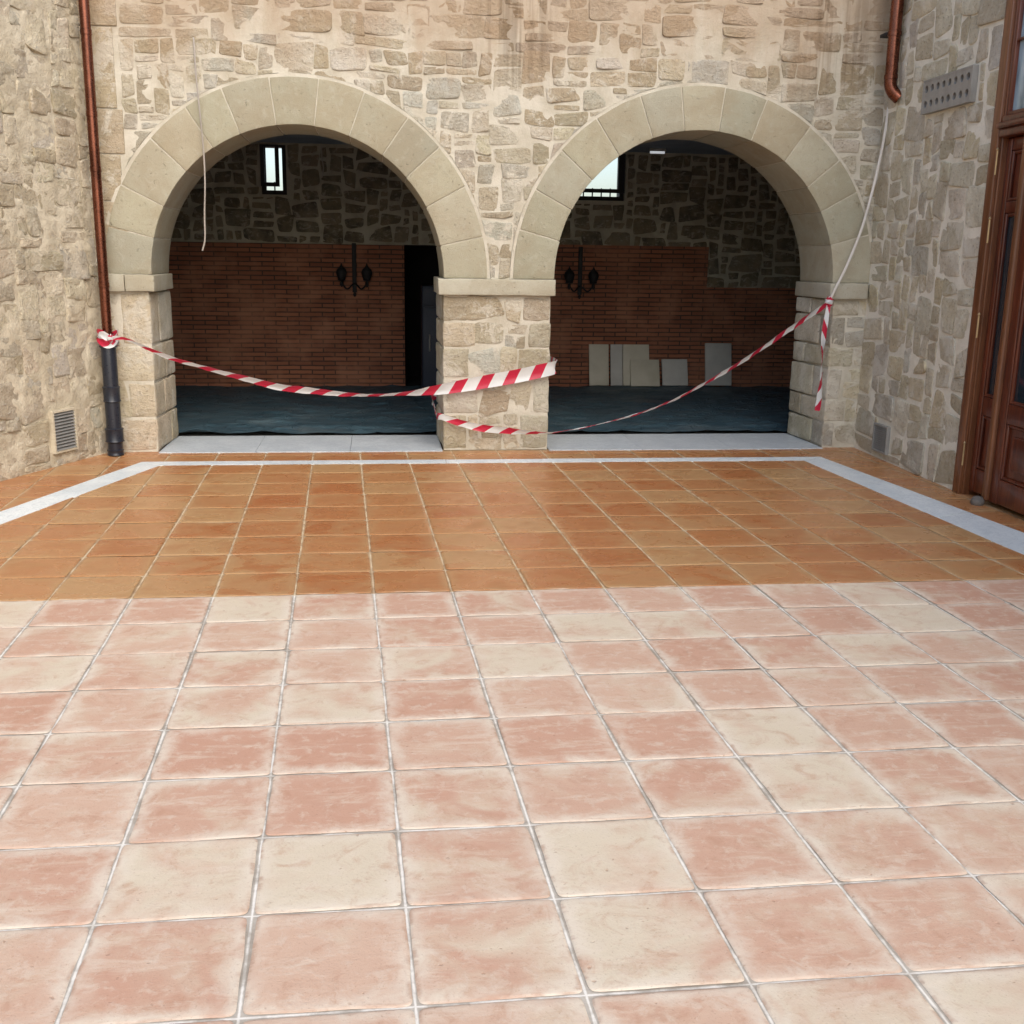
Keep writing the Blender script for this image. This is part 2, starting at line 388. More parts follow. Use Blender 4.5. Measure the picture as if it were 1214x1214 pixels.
ROW0, ROWP, COL0, COLP, SHEAR = 1.929, .3494, .053, .3555, -.0354
def tiles(mb, i0, i1, j0, j1, seed, sealed=None):
    rg = random.Random(seed)
    tk = [0, .008, .025, .07, .15, .25, .35, .45, .55, .65, .75, .85, .93, .975, .992, 1]
    N = len(tk)
    for j in range(j0, j1):
        for i in range(i0, i1):
            near = j < 9
            T_ = tk if near else [0, .015, .06, .3, .5, .7, .94, .985, 1]
            N = len(T_)
            y0 = ROW0 + j * ROWP; y1 = y0 + ROWP
            gx, gy = .0045 + rg.random() * .003, .0025 + rg.random() * .002
            jx, jy, rot = rg.gauss(0, .0018), rg.gauss(0, .0015), rg.gauss(0, .005)
            tx, ty, dz = [max(-.007, min(.007, rg.gauss(0, .0035))) for _ in (0, 1)] + [abs(rg.gauss(0, .0008))]
            rr = rg.random(); u = rg.random(); cr = .5 * rg.random() if u < .76 else .55 + .45 * rg.random()
            sl = 1.0 if sealed else 0.0
            so_ = Vector((rg.random() * 90, rg.random() * 90, 0))
            ids = []
            for a in range(N):
                row = []
                for b in range(N):
                    s, t = T_[a], T_[b]
                    w, h = COLP - 2 * gx, ROWP - 2 * gy
                    lx, ly = (s - .5) * w, (t - .5) * h
                    # worn corners
                    ex, ey = w / 2 - abs(lx), h / 2 - abs(ly)
                    cdx, cdy = max(0, .014 - ex), max(0, .014 - ey)
                    k = min(cdx, cdy) * .38
                    lx -= math.copysign(k, lx); ly -= math.copysign(k, ly)
                    wv = noise.noise_vector(Vector((lx * 9, ly * 9, 0)) + so_)
                    wv2 = noise.noise_vector(Vector((lx * 40, ly * 40, 4)) + so_)
                    lx2 = lx + wv.x * .004 + wv2.x * .0007; ly2 = ly + wv.y * .003 + wv2.y * .0006
                    ed = min(ex, ey)
                    X = lx2 - ly2 * rot; Yv = ly2 + lx2 * rot
                    yy = y0 + ROWP / 2 + Yv + jy
                    xx = COL0 + (i + .5) * COLP + SHEAR * (yy - 1.9) + X + jx
                    z = dz + lx * tx + ly * ty + noise.noise(Vector((lx * 6, ly * 6, 3)) + so_) * .0011 - .0030 * math.exp(-ed / .0025)
                    row.append(mb.av((xx, yy, z), (rr, cr, sl), ed))
                ids.append(row)
            for a in range(N - 1):
                for b in range(N - 1): mb.af((ids[a][b], ids[a + 1][b], ids[a + 1][b + 1], ids[a][b + 1]))
def cut(o, planes):
    bm = bmesh.new(); bm.from_mesh(o.data)
    for p, n in planes:       # keeps the side opposite to n
        bmesh.ops.bisect_plane(bm, geom=list(bm.verts) + list(bm.edges) + list(bm.faces), plane_co=(p[0], p[1], 0), plane_no=(n[0], n[1], 0), clear_outer=True, dist=1e-5)
    bm.to_mesh(o.data); bm.free()
def ln(a, b): # normal to the left of a->b
    d = Vector((b[0] - a[0], b[1] - a[1])).normalized(); return (-d.y, d.x)
LI = ((-2.122, 6.129), (-1.6, 7.80)); LO = ((-2.237, 6.40), (-1.765, 7.90))
RI = ((3.36, 5.106), (3.215, 7.771)); RO = ((3.632, 5.584), (3.405, 8.0))
YI, YO, YB = 7.845, 7.985, 8.335
def neg(n): return (-n[0], -n[1])
m = MB(); tiles(m, -16, 17, -11, 18, 3)
o = m.build('terracotta_floor', M_TILE, fixn=False, sharp=70); cut(o, [(LI[0], ln(*LI)), (RI[0], neg(ln(*RI))), ((0, YI - .006), (0, 1))]); tag(o, kind='structure')
gr = MB()
gr.grid(lambda a, b: Vector((-8 + a * 15, -2.4 + b * 10.85, -.0035 + .0016 * noise.noise(Vector((a * 400, b * 300, 0))))), 150, 110)
tag(gr.build('grout_bed', M_GROUT, fixn=False), kind='structure')
for side in ('left', 'right', 'back'):
    m = MB()
    if side == 'left': tiles(m, -14, -4, 5, 19, 11, True)
    elif side == 'right': tiles(m, 8, 13, -3, 19, 12, True)
    else: tiles(m, -8, 14, 17, 20, 13, True)
    o = m.build('border_tiles', M_TILE, fixn=False, sharp=70)
    if side == 'left': cut(o, [(LO[0], neg(ln(*LO))), ((0, YB + .1), (0, 1))])
    elif side == 'right': cut(o, [(RO[0], ln(*RO)), ((0, YB + .1), (0, 1))])
    else: cut(o, [(LO[0], ln(*LO)), (RO[0], neg(ln(*RO))), ((0, YO + .006), (0, -1)), ((0, YB), (0, 1))])
    tag(o, kind='structure')
# marble band around the tile field
def onl(l, y): (a, b), (c, d) = l; return lerp(a, c, (y - b) / (d - b))
mb_ = MB(); rg = random.Random(5)
def slabquad(mb, q, z, th=.03, tint=None):
    t = tint or (rg.random(),) * 3
    n = len(q); tp = [mb.av((p[0], p[1], z), t) for p in q]; bt = [mb.av((p[0], p[1], z - th), t) for p in q]
    mb.af(tp)
    for k in range(n): mb.af((tp[k], bt[k], bt[(k + 1) % n], tp[(k + 1) % n]))
xs = [onl(LI, YI)] ; x = xs[0]
xe = onl(RI, YI)
n = 7
for k in range(n):
    a, b = k / n, (k + 1) / n
    xi0, xi1 = lerp(onl(LI, YI), xe, a), lerp(onl(LI, YI), xe, b)
    xo0, xo1 = lerp(onl(LO, YO), onl(RO, YO), a), lerp(onl(LO, YO), onl(RO, YO), b)
    slabquad(mb_, [(xi0 + .002, YI), (xi1 - .002, YI), (xo1 - .002, YO), (xo0 + .002, YO)], .001 + rg.random() * .0015)
for l_in, l_out in ((LI, LO), (RI, RO)):
    yb = [lerp(YI, YI - 8.4, k / 9) for k in range(10)]
    for k in range(9):
        yi0, yi1 = yb[k] - .002, yb[k + 1] + .002
        d = (YO - YI)
        slabquad(mb_, [(onl(l_in, yi0), yi0), (onl(l_in, yi1), yi1), (onl(l_out, yi1 + (d if k == -1 else d * .9)), yi1 + d * .9), (onl(l_out, yi0 + (d if k == 0 else d * .9)), yi0 + (d if k == 0 else d * .9))], .001 + rg.random() * .0015)
tag(mb_.build('marble_border', M_MARBLE, smooth=False), kind='structure')

# ------------------------------------------------------------------ rubble walls
def layout(W_, H_, cell, occ, wr, hr, rg):
    nx, ny = int(round(W_ / cell)), int(round(H_ / cell))
    g_ = [[occ((i + .5) * W_ / nx, (j + .5) * H_ / ny) for j in range(ny)] for i in range(nx)]
    cw, ch = W_ / nx, H_ / ny; res = []
    for j in range(ny):
        for i in range(nx):
            if g_[i][j]: continue
            w = rg.randint(*wr); h = rg.randint(*hr)
            k = 0
            while k < w and i + k < nx and not g_[i + k][j]: k += 1
            w = k
            rem = 0
            while i + w + rem < nx and not g_[i + w + rem][j] and rem < 3: rem += 1
            if rem < 2: w += rem
            h = min(h, w + 1)
            hh = 1
            while hh < h and j + hh < ny and all(not g_[i + a][j + hh] for a in range(w)): hh += 1
            if ny - (j + hh) == 1 and all(not g_[i + a][ny - 1] for a in range(w)): hh += 1
            for a in range(w):
                for b in range(hh): g_[i + a][j + b] = True
            res.append((i * cw, (i + w) * cw, j * ch, (j + hh) * ch))
    return res
PAL = [(0.445, 0.401, 0.300), (0.403, 0.369, 0.284), (0.371, 0.358, 0.300), (0.339, 0.300, 0.219), (0.445, 0.412, 0.326), (0.366, 0.310, 0.214), (0.413, 0.407, 0.353), (0.488, 0.460, 0.385)]
PAL_R = [(0.488, 0.461, 0.367), (0.525, 0.497, 0.395), (0.451, 0.419, 0.322), (0.549, 0.503, 0.373), (0.440, 0.425, 0.367), (0.500, 0.449, 0.316), (0.573, 0.551, 0.463), (0.403, 0.366, 0.277)]
PAL_L = [(0.540, 0.481, 0.358), (0.497, 0.437, 0.325), (0.432, 0.389, 0.297), (0.562, 0.502, 0.380), (0.400, 0.346, 0.248), (0.486, 0.454, 0.374)]
PAL_A = [(.315, .30, .225), (.335, .315, .235), (.30, .29, .225), (.325, .295, .215), (.345, .33, .255)]
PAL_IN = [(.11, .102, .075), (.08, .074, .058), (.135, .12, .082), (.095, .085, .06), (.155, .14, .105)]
def jit(c, rg, a=.06):
    k = 1.12 + rg.uniform(-a, a) * 1.6; return tuple(max(.01, x * k * (1 + rg.uniform(-a, a) * .35)) for x in c)
def stones(mb, rects, P, rg, pal, gap=.011, hgt=(.001, .007), sq=(5, 14), jitc=.2, circles=(), npt=24, mi=0, rough=.004, warp=.0):
    for (u0_, u1, v0, v1) in rects:
        w, h = u1 - u0_ - 2 * gap, v1 - v0 - 2 * gap
        if w < .018 or h < .018: continue
        cu, cv = (u0_ + u1) / 2, (v0 + v1) / 2
        jm = jitc * min(w, h)
        cs = [(rg.uniform(-jm, jm), rg.uniform(-jm, jm)) for _ in range(4)]
        nexp = rg.uniform(*sq); hg = rg.uniform(*hgt); tl = (rg.gauss(0, .02), rg.gauss(0, .02))
        tint = jit(rg.choice(pal), rg); sd_ = Vector((rg.random() * 99, rg.random() * 99, rg.random() * 99))
        ph = rg.random() * .3
        rings = []
        outl = []
        for k in range(npt):
            a = 2 * math.pi * k / npt + ph; c, s = math.cos(a), math.sin(a)
            x = math.copysign(abs(c) ** (2 / nexp), c); y = math.copysign(abs(s) ** (2 / nexp), s)
            outl.append((x, y))
        def pt(x, y, w_):
            fx, fy = (x + 1) / 2, (y + 1) / 2
            ox = (cs[0][0] * (1 - fx) + cs[1][0] * fx) * (1 - fy) + (cs[2][0] * (1 - fx) + cs[3][0] * fx) * fy
            oy = (cs[0][1] * (1 - fx) + cs[1][1] * fx) * (1 - fy) + (cs[2][1] * (1 - fx) + cs[3][1] * fx) * fy
            u, v = cu + x * w / 2 + ox, cv + y * h / 2 + oy
            nv = noise.noise_vector(Vector((u * 14, v * 14, 0)) + sd_)
            u += nv.x * .009; v += nv.y * .009
            wv = noise.noise_vector(Vector((u * 2.6, v * 2.6, 11))); u += wv.x * warp; v += wv.y * warp
            for (ccx, ccy, cr) in circles:
                du, dv = u - ccx, v - ccy; d = math.hypot(du, dv)
                if d < cr and dv > -.02: u, v = ccx + du / d * cr, ccy + dv / d * cr
            wz = w_ + (x * tl[0] * w + y * tl[1] * h) * (1 if w_ > 0 else 0) + nv.z * rough + noise.noise(Vector((u * 45, v * 45, 5)) + sd_) * rough * .8
            return P(u, v, wz)
        for sc, wz in ((1.03, -.014), (1.0, hg * .45), (.95, hg * .85), (.82, hg), (.45, hg * 1.06)):
            rings.append([mb.av(pt(x * sc, y * sc, wz), tint) for x, y in outl])
        cidx = mb.av(pt(0, 0, hg * 1.06), tint)
        for a, b in zip(rings, rings[1:]):
            for k in range(npt): mb.af((a[k], a[(k + 1) % npt], b[(k + 1) % npt], b[k]), mi)
        for k in range(npt): mb.af((rings[-1][k], rings[-1][(k + 1) % npt], cidx), mi)

YF, YR = 8.40, 9.07
A1 = dict(c=-.595, r=1.073, R=1.405); A2 = dict(c=2.44, r=1.115, R=1.437)
ZS, ZI = 1.325, 1.20
TOP = 4.4
arc = thing('stone_arcade', 'two arched rubble stone wall with smooth dressed arch rings, facing the terracotta floor', 'arcade wall', (.9, YF, 0))
m = MB()
# mortar core with two arched openings, built as columns over the openings and piers
def core_cols():
    cols = [(-3.6, -1.70, 0, 0)]
    for A in (A1, A2):
        rm = (A['r'] + A['R']) / 2; n = 40
        xs_ = [A['c'] - rm * math.cos(math.pi * k / n) for k in range(n + 1)]
        for a, b in zip(xs_, xs_[1:]):
            za, zb = (ZS + math.sqrt(max(0, rm * rm - (x - A['c']) ** 2)) for x in (a, b)); cols.append((a, b, za, zb))
    cols[0] = (-3.6, A1['c'] - (A1['r'] + A1['R']) / 2, 0, 0)
    cols.append((A1['c'] + (A1['r'] + A1['R']) / 2, A2['c'] - (A2['r'] + A2['R']) / 2, 0, 0))
    cols.append((A2['c'] + (A2['r'] + A2['R']) / 2, 5.7, 0, 0))
    return cols
for a, b, za, zb in core_cols():
    for y in (YF, YR - .004): m.quad((a, y, za), (b, y, zb), (b, y, TOP), (a, y, TOP), 1)
    m.quad((a, YF, za), (a, YR - .004, za), (b, YR - .004, zb), (b, YF, zb), 1)
    if za == 0 and zb == 0:
        for x in (a, b): m.quad((x, YF, 0), (x, YR - .004, 0), (x, YR - .004, ZS), (x, YF, ZS), 1)
m.quad((-3.6, YF, TOP), (5.7, YF, TOP), (5.7, YR - .004, TOP), (-3.6, YR - .004, TOP), 1)
def occ_front(u, v):
    u += -2.03; v += ZS
    for A in (A1, A2):
        if math.hypot(u - A['c'], v - ZS) < A['R'] - .085: return True
    if u < -1.80 or u > 3.86: return True
    return False
rg = random.Random(21)
P_front = lambda u, v, w: (u - 2.03, YF - w, v + ZS)
circ = [(A['c'] + 2.03, 0, A['R'] + .022) for A in (A1, A2)]
rects = layout(5.9, 1.624, .056, occ_front, (2, 5), (1, 3), rg)
stones(m, rects, P_front, rg, PAL, circles=circ, gap=.007, warp=.026, jitc=.12)
rects = [(a, b, c + 1.624, d + 1.624) for a, b, c, d in layout(5.9, .776, .0776, lambda u, v: occ_front(u, v + 1.624), (2, 6), (1, 2), rg)]
stones(m, rects, P_front, rg, PAL, gap=.006, hgt=(-.001, .004), warp=.02, jitc=.1)
rects = [(u0_, u1, v0 + 2.4, v1 + 2.4) for u0_, u1, v0, v1 in layout(5.9, TOP - ZS - 2.4 - .05, .1, lambda u, v: False, (2, 5), (1, 3), rg)]
stones(m, rects, P_front, rg, PAL, gap=.012, npt=14)
# dressed quoin column beside the left drainpipe
z = ZS + .01; k = 0
while z < 3.7:
    hh = rg.uniform(.3, .62)
    m.box(-2.1, -1.805 - (.035 if k % 2 else 0), YF - .012, YF + .1, z + .004, z + hh - .004, 0, r=.006, n=4, amp=.002, tint=jit((.43, .37, .255), rg)); z += hh; k += 1
m.build('masonry', [M_STONE, M_MORTAR], arc)

def arch_ring(A, seed):
    rg = random.Random(seed); r, R = A['r'], A['R']
    n = 13; ang = [math.pi * k / n for k in range(n + 1)]
    ang = [a + (rg.uniform(-.025, .025) if 0 < i < n else 0) for i, a in enumerate(ang)]
    mb = MB()
    for i in range(n):
        a0, a1 = ang[i], ang[i + 1]; g_ = .0042
        rm = (r + R) / 2
        def mp(p, a0=a0): # p.x arc length at mean radius, p.y depth, p.z radius
            th = a0 + p.x / rm
            return Vector((A['c'] + p.z * math.cos(th), p.y, ZS + p.z * math.sin(th)))
        mb.box(g_, (a1 - a0) * rm - g_, YF - .016 - rg.uniform(0, .004), YR + .004, r + rg.uniform(0, .004), R - rg.uniform(0, .006), 0, r=.004, mp=mp, amp=.0026, tint=jit(rg.choice(PAL_A), rg, .045), nn=(5, 6, 4))
    # mortar bedding seen in the joints and around the back of the ring
    N = 48
    for k in range(N):
        t0, t1 = math.pi * k / N, math.pi * (k + 1) / N
        def q(rr, t, y): return (A['c'] + rr * math.cos(t), y, ZS + rr * math.sin(t))
        ri, ro = r + .008, R + .02
        for y in (YF - .0118, YR - .002): mb.quad(q(ri, t0, y), q(ro, t0, y), q(ro, t1, y), q(ri, t1, y), 1)
        mb.quad(q(ri, t0, YF - .0118), q(ri, t1, YF - .0118), q(ri, t1, YR - .002), q(ri, t0, YR - .002), 1)
        mb.quad(q(ro, t0, YF - .0118), q(ro, t1, YF - .0118), q(ro, t1, YF + .02), q(ro, t0, YF + .02), 1)
    return mb.build('arch_ring', [M_ASHLAR, M_MORTAR], arc)
arch_ring(A1, 1); arch_ring(A2, 2)

# imposts
rg = random.Random(4)
def impost(x0, x1, joint=None):
    mb = MB()
    xs_ = [x0] + ([joint] if joint else []) + [x1]
    for a, b in zip(xs_, xs_[1:]):
        mb.box(a + .0015, b - .0015, YF - .05, YR + .03, ZI + .002, ZS - .002, 0, r=.007, n=5, amp=.004, tint=jit((.40, .385, .31), rg, .03), nn=(7, 5, 3))
    return mb.build('impost', M_ASHLAR, arc)
impost(-2.0, -1.648, -1.86); impost(.433, 1.335); impost(3.53, 3.845, None)

# piers: quoin blocks at the corners, rubble between
def pier(x0, x1, qa, qb, pal, seed, zs=None, splay=0.0):
    rg = random.Random(seed); mb = MB()
    z = .005
    lv = []
    while z < ZI - .09:
        h = min(rg.uniform(.16, .31), ZI - .002 - z)
        if ZI - (z + h) < .09: h = ZI - .002 - z
        lv.append((z, z + h)); z += h
    G = .006
    def sq(p):
        t = (p.y - YF) / (YR - YF); c = (x0 + x1) / 2
        k = splay * t
        return Vector((p.x + (k if p.x > c else -k), p.y, p.z))
    def blk(xa, xb, ya, yb, za, zb):
        mb.box(xa + G, xb - G, ya + G * (ya > YF), yb - G * (yb < YR), za + G, zb - G, 0, r=rg.uniform(.01, .02), amp=.006, tint=jit(rg.choice(pal), rg), mp=sq, nn=(6, 6, 5))
    rects = []
    for k, (za, zb) in enumerate(lv):
        d1, d2 = (rg.uniform(.36, .45), rg.uniform(.2, .3)) if k % 2 else (rg.uniform(.2, .28), rg.uniform(.36, .45))
        wl = rg.uniform(*qa) * (1.25 if k % 2 else .8) if qa else 0
        wr_ = rg.uniform(*qb) * (.8 if k % 2 else 1.25) if qb else 0
        if qa:
            blk(x0, x0 + wl, YF - .008, YF + d1, za, zb); blk(x0, x0 + .2, YF + d1, YR, za, zb)
        if qb:
            blk(x1 - wr_, x1, YF - .008, YF + d2, za, zb); blk(x1 - .2, x1, YF + d2, YR, za, zb)
        a, b = x0 + wl, x1 - wr_
        if b - a > .06: rects.append((a, b, za, zb))
    cb = 1
    mb.box(x0 + .012, x1 - .012, YF - .003, YR - .001, 0.001, ZI, cb)
    for (a, b, za, zb) in rects:
        r2 = layout(b - a, zb - za, .045, lambda u, v: False, (2, 6), (2, 5), rg)
        stones(mb, [(u0_ + a, u1 + a, v0 + za, v1 + za) for u0_, u1, v0, v1 in r2], lambda u, v, w: (u, YF - .003 - w, v), rg, pal, gap=.008)
    return mb.build('pier', [M_STONE, M_MORTAR], arc)
pier(-2.1, -1.69, None, (.22, .32), PAL_L, 5, splay=.03)
pier(.467, 1.312, (.15, .28), (.15, .26), PAL_L + PAL, 6, splay=.02)
pier(3.575, 3.95, (.13, .24), None, PAL + PAL_R, 7, splay=.045)

# threshold slabs
for (x0, x1) in ((-1.69, .467), (1.312, 3.575)):
    mb = MB(); n = 3; rg = random.Random(int(x0 * 10))
    for k in range(n):
        a, b = lerp(x0, x1, k / n), lerp(x0, x1, (k + 1) / n)
        slabquad(mb, [(a + .0015, YB + .004), (b - .0015, YB + .004), (b - .0015, YR + .03), (a + .0015, YR + .03)], .006)
    tag(mb.build('threshold', M_THRESH, smooth=False), kind='structure')

# left court wall: rough, mortar smeared over the stones
def court_wall(name, label, A, B, th, mats, pal, seed, hole=None, rough=0.0, cell=.045, wr=(3, 7), hr=(3, 6), gap=.011, hgt=(.004, .014), occ=None, flip=1, zt=3.7):
    A = Vector((A[0], A[1], 0)); B = Vector((B[0], B[1], 0)); d = (B - A); Ln = d.length; d.normalize()
    N = Vector((-d.y, d.x, 0)) * flip
    t = thing(name, label, 'wall', A)
    mb = MB(); rg = random.Random(seed)
    P = lambda u, v, w: A + d * u + Vector((0, 0, v)) + N * w
    def panel(u0_, u1, v0, v1, step):
        nu, nv = max(1, int((u1 - u0_) / step)), max(1, int((v1 - v0) / step))
        def fn(a, b):
            u, v = lerp(u0_, u1, a), lerp(v0, v1, b)
            w = 0
            if rough:
                q = Vector((u, v, 0)); w = rough * (noise.noise(q * 5) * .9 + noise.noise(q * 13) * .7 + noise.noise(q * 27) * .6 + noise.noise(q * 60) * .35)
            return P(u, v, w)
        mb.grid(fn, nu, nv, 1)
    segs = [(0, Ln, 0, TOP)] if not hole else [(0, hole[0], 0, TOP), (hole[0], hole[1], hole[2], TOP), (hole[1], Ln, 0, TOP)]
    for (a, b, c, e) in segs:
        if rough:
            vis = min(b, 3.2)
            panel(a, vis, c, 3.8, .022); panel(vis, b, c, 3.8, .3); panel(a, b, 3.8, e, .3)
        else: panel(a, b, c, e, .4)
        # back and sides
        mb.quad(P(a, c, -th), P(b, c, -th), P(b, e, -th), P(a, e, -th), 1)
        mb.quad(P(a, e, 0), P(b, e, 0), P(b, e, -th), P(a, e, -th), 1)
        for u in (a, b): mb.quad(P(u, c, 0), P(u, e, 0), P(u, e, -th), P(u, c, -th), 1)
        if c > 0: mb.quad(P(a, c, 0), P(b, c, 0), P(b, c, -th), P(a, c, -th), 1)
    vis = min(Ln, 4.2)
    def oc(u, v):
        if hole and hole[0] - .01 < u < hole[1] + .01 and v < hole[2] + .01: return True
        return bool(occ and occ(u, v))
    stones(mb, layout(vis, zt, cell, oc, wr, hr, rg), P, rg, pal, gap=gap, hgt=hgt, warp=.025, jitc=.14, rough=.004 + rough * .35)
    stones(mb, [(a + vis, b + vis, c, e) for a, b, c, e in layout(Ln - vis, zt, .1, lambda u, v: oc(u + vis, v), (2, 4), (1, 3), rg)], P, rg, pal, gap=gap, hgt=hgt, npt=12)
    mb.build('masonry', mats, t, fixn=True)
    return t, P, d, N
LA = (XL(8.42), 8.42); LB = (XL(.5), .5)
dL = (Vector(LB) - Vector(LA)).normalized()
def uL(x, y): return (Vector((x, y)) - Vector(LA)).dot(dL)
uv0, uv1 = uL(-2.137, 8.006), uL(-2.234, 7.777)
left_wall, PL, dLv, NL = court_wall('court_wall', 'rough buff rubble wall with smeared mortar behind the tall copper drainpipe', LA, LB, .5, [M_STONE_L, M_MORTAR_L], PAL_L, 31, rough=.014, gap=.005, hgt=(-.004, .011),
    occ=lambda u, v: uv0 - .03 < u < uv1 + .03 and .06 < v < .43, flip=1, wr=(3, 8), hr=(2, 5))
RA = (XR(8.42), 8.42); RB = (XR(-.5), -.5)
DY0, DY1 = 6.70, 5.02           # door opening along the right wall
def uR(y): return 8.42 - y
right_wall, PR, dRv, NR = court_wall('court_wall', 'grey squared rubble wall with pale joints between the right arch and the wooden door', RA, RB, .5, [M_STONE_R, M_MORTAR_R], PAL_R, 33, hole=(uR(DY0), uR(DY1), 3.3), gap=.0075, hgt=(.003, .008),
    occ=lambda u, v: (uR(7.68) < u < uR(6.97) and 2.50 < v < 2.76) or (uR(8.0) < u < uR(7.74) and .05 < v < .29), flip=-1, wr=(2, 6), hr=(2, 4), cell=.064)

# ------------------------------------------------------------------ interior hall
YBK = 12.6; ZC = 2.66; IX0, IX1 = -3.2, 5.4
bw = thing('hall_back_wall', 'shadowed hall wall of dark stone above thin red brick, seen through both arches', 'wall', (1, YBK, 0))
WIN = [(-1.285, -1.01, 2.115, 2.64), (2.17, 2.785, 2.125, 2.64)]
DOORX = (.27, 1.25, 1.6)
m = MB()
xsb = sorted({IX0, IX1, DOORX[0], DOORX[1], WIN[0][0], WIN[0][1], WIN[1][0], WIN[1][1]})
zsb = sorted({0, DOORX[2], WIN[0][2], WIN[1][2], 2.64, 3.2})
TH = .45
for a, b in zip(xsb, xsb[1:]):
    for c, d in zip(zsb, zsb[1:]):
        mx, mz = (a + b) / 2, (c + d) / 2
        if DOORX[0] < mx < DOORX[1] and mz < DOORX[2]: continue
        if any(w[0] < mx < w[1] and w[2] < mz < w[3] for w in WIN): continue
        for y in (YBK, YBK + TH): m.quad((a, y, c), (b, y, c), (b, y, d), (a, y, d), 1)
for w in WIN:
    a, b, c, d = w
    m.quad((a, YBK, c), (a, YBK + TH, c), (a, YBK + TH, d), (a, YBK, d), 1); m.quad((b, YBK, c), (b, YBK + TH, c), (b, YBK + TH, d), (b, YBK, d), 1)
    m.quad((a, YBK, c), (b, YBK, c), (b, YBK + TH, c), (a, YBK + TH, c), 1); m.quad((a, YBK, d), (b, YBK, d), (b, YBK + TH, d), (a, YBK + TH, d), 1)
# doorway recess with a closed end
a, b, d = DOORX; y2 = YBK + 1.2
m.quad((a, YBK, 0), (a, y2, 0), (a, y2, d), (a, YBK, d), 2); m.quad((b, YBK, 0), (b, y2, 0), (b, y2, d), (b, YBK, d), 2)
m.quad((a, YBK, d), (b, YBK, d), (b, y2, d), (a, y2, d), 2); m.quad((a, y2, 0), (b, y2, 0), (b, y2, d), (a, y2, d), 2); m.quad((a, YBK, 0), (b, YBK, 0), (b, y2, 0), (a, y2, 0), 2)  # recess faces near black: their shade is put into the colour
rg = random.Random(41)
def occ_b(u, v):
    x, z = u + IX0, v + 1.15
    if DOORX[0] - .02 < x < DOORX[1] + .02 and z < DOORX[2] + .02: return True
    if any(w[0] - .03 < x < w[1] + .03 and w[2] - .03 < z < w[3] + .03 for w in WIN): return True
    return z < 1.62 and x < 3.8
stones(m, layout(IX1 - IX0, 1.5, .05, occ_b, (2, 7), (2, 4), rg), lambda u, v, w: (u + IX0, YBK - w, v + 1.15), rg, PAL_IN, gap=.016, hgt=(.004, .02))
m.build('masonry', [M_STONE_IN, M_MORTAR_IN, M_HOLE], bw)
m = MB()
m.box(IX0 + .01, DOORX[0], YBK - .03, YBK - .002, 0, 1.595)
m.build('brick_panel', M_BRICK, bw, smooth=False)
m = MB()
m.box(DOORX[1], 3.8, YBK - .03, YBK - .002, 0, 1.63); m.box(3.8, IX1 - .01, YBK - .03, YBK - .002, 0, 1.17)
m.build('brick_panel', M_BRICK, bw, smooth=False)
for k, w in enumerate(WIN):
    a, b, c, d = w; y = YBK + .06
    fr = MB(); ft = .048
    fr.box(a, a + ft, y, y + .06, c, d); fr.box(b - ft, b, y, y + .06, c, d); fr.box(a + ft, b - ft, y, y + .06, c, c + ft); fr.box(a + ft, b - ft, y, y + .06, d - .02, d)
    wf = fr.build('window_frame', M_BLACK, bw, smooth=False)
    # tilted sash standing open inside the frame: sky shows past its side and under it
    s0, s1, z0, z1 = (a - .0, b - .075, c + .085, d - .005)
    sa = MB(); st = .042; ys = YBK - .035
    sa.box(s0, s0 + st, ys, ys + .04, z0, z1); sa.box(s1 - st, s1, ys, ys + .04, z0, z1)
    sa.box(s0 + st, s1 - st, ys, ys + .04, z0, z0 + st); sa.box(s0 + st, s1 - st, ys, ys + .04, z1 - .015, z1)
    if k == 1:
        sa = MB(); s1 = b - .045
        sa.box(s0, s0 + st, ys, ys + .04, z0, z1); sa.box(s1 - st, s1 + .03, ys, ys + .04, z0, z1)
        sa.box(s0 + st, s1 - st, ys, ys + .04, z0, z0 + st); sa.box(s0 + st, s1 - st, ys, ys + .04, z1 - .015, z1)
    so2 = sa.build('sash', M_BLACK, bw, smooth=False)
    pn = MB(); pn.box(s0 + st, s1 - st, ys + .018, ys + .022, z0 + st, z1 - .015); pn.build('pane', M_GLASS, so2, smooth=False)
    br = MB(); n = 2 if k == 0 else 5
    for i in range(1, n): x = lerp(a + ft, b - ft, i / n); br.tube([(x, y + .03, c + .04), (x, y + .03, c + .14)], .008, 8)
    br.build('window_bar', M_BLACK, bw)
for (nm, x0, x1, lab) in (('hall_side_wall', IX0 - .3, IX0, 'grey plastered side wall on the left inside the dark hall'), ('hall_side_wall', IX1, IX1 + .3, 'grey plastered side wall on the right inside the dark hall')):
    mb = MB(); mb.box(x0, x1, YR + .002, YBK + TH, 0, 3.2)
    tag(mb.build(nm, M_PLASTER, smooth=False), lab, 'wall')
mb = MB(); mb.box(IX0 - .3, IX1 + .3, YR + .002, YBK + TH, ZC, ZC + .2)
tag(mb.build('ceiling', M_CEIL, smooth=False), kind='structure')
mb = MB(); mb.quad((IX0 - .3, YR - .1, -.012), (IX1 + .3, YR - .1, -.012), (IX1 + .3, YBK + 1.4, -.012), (IX0 - .3, YBK + 1.4, -.012))
tag(mb.build('hall_floor', M_PLASTER, smooth=False), kind='structure')

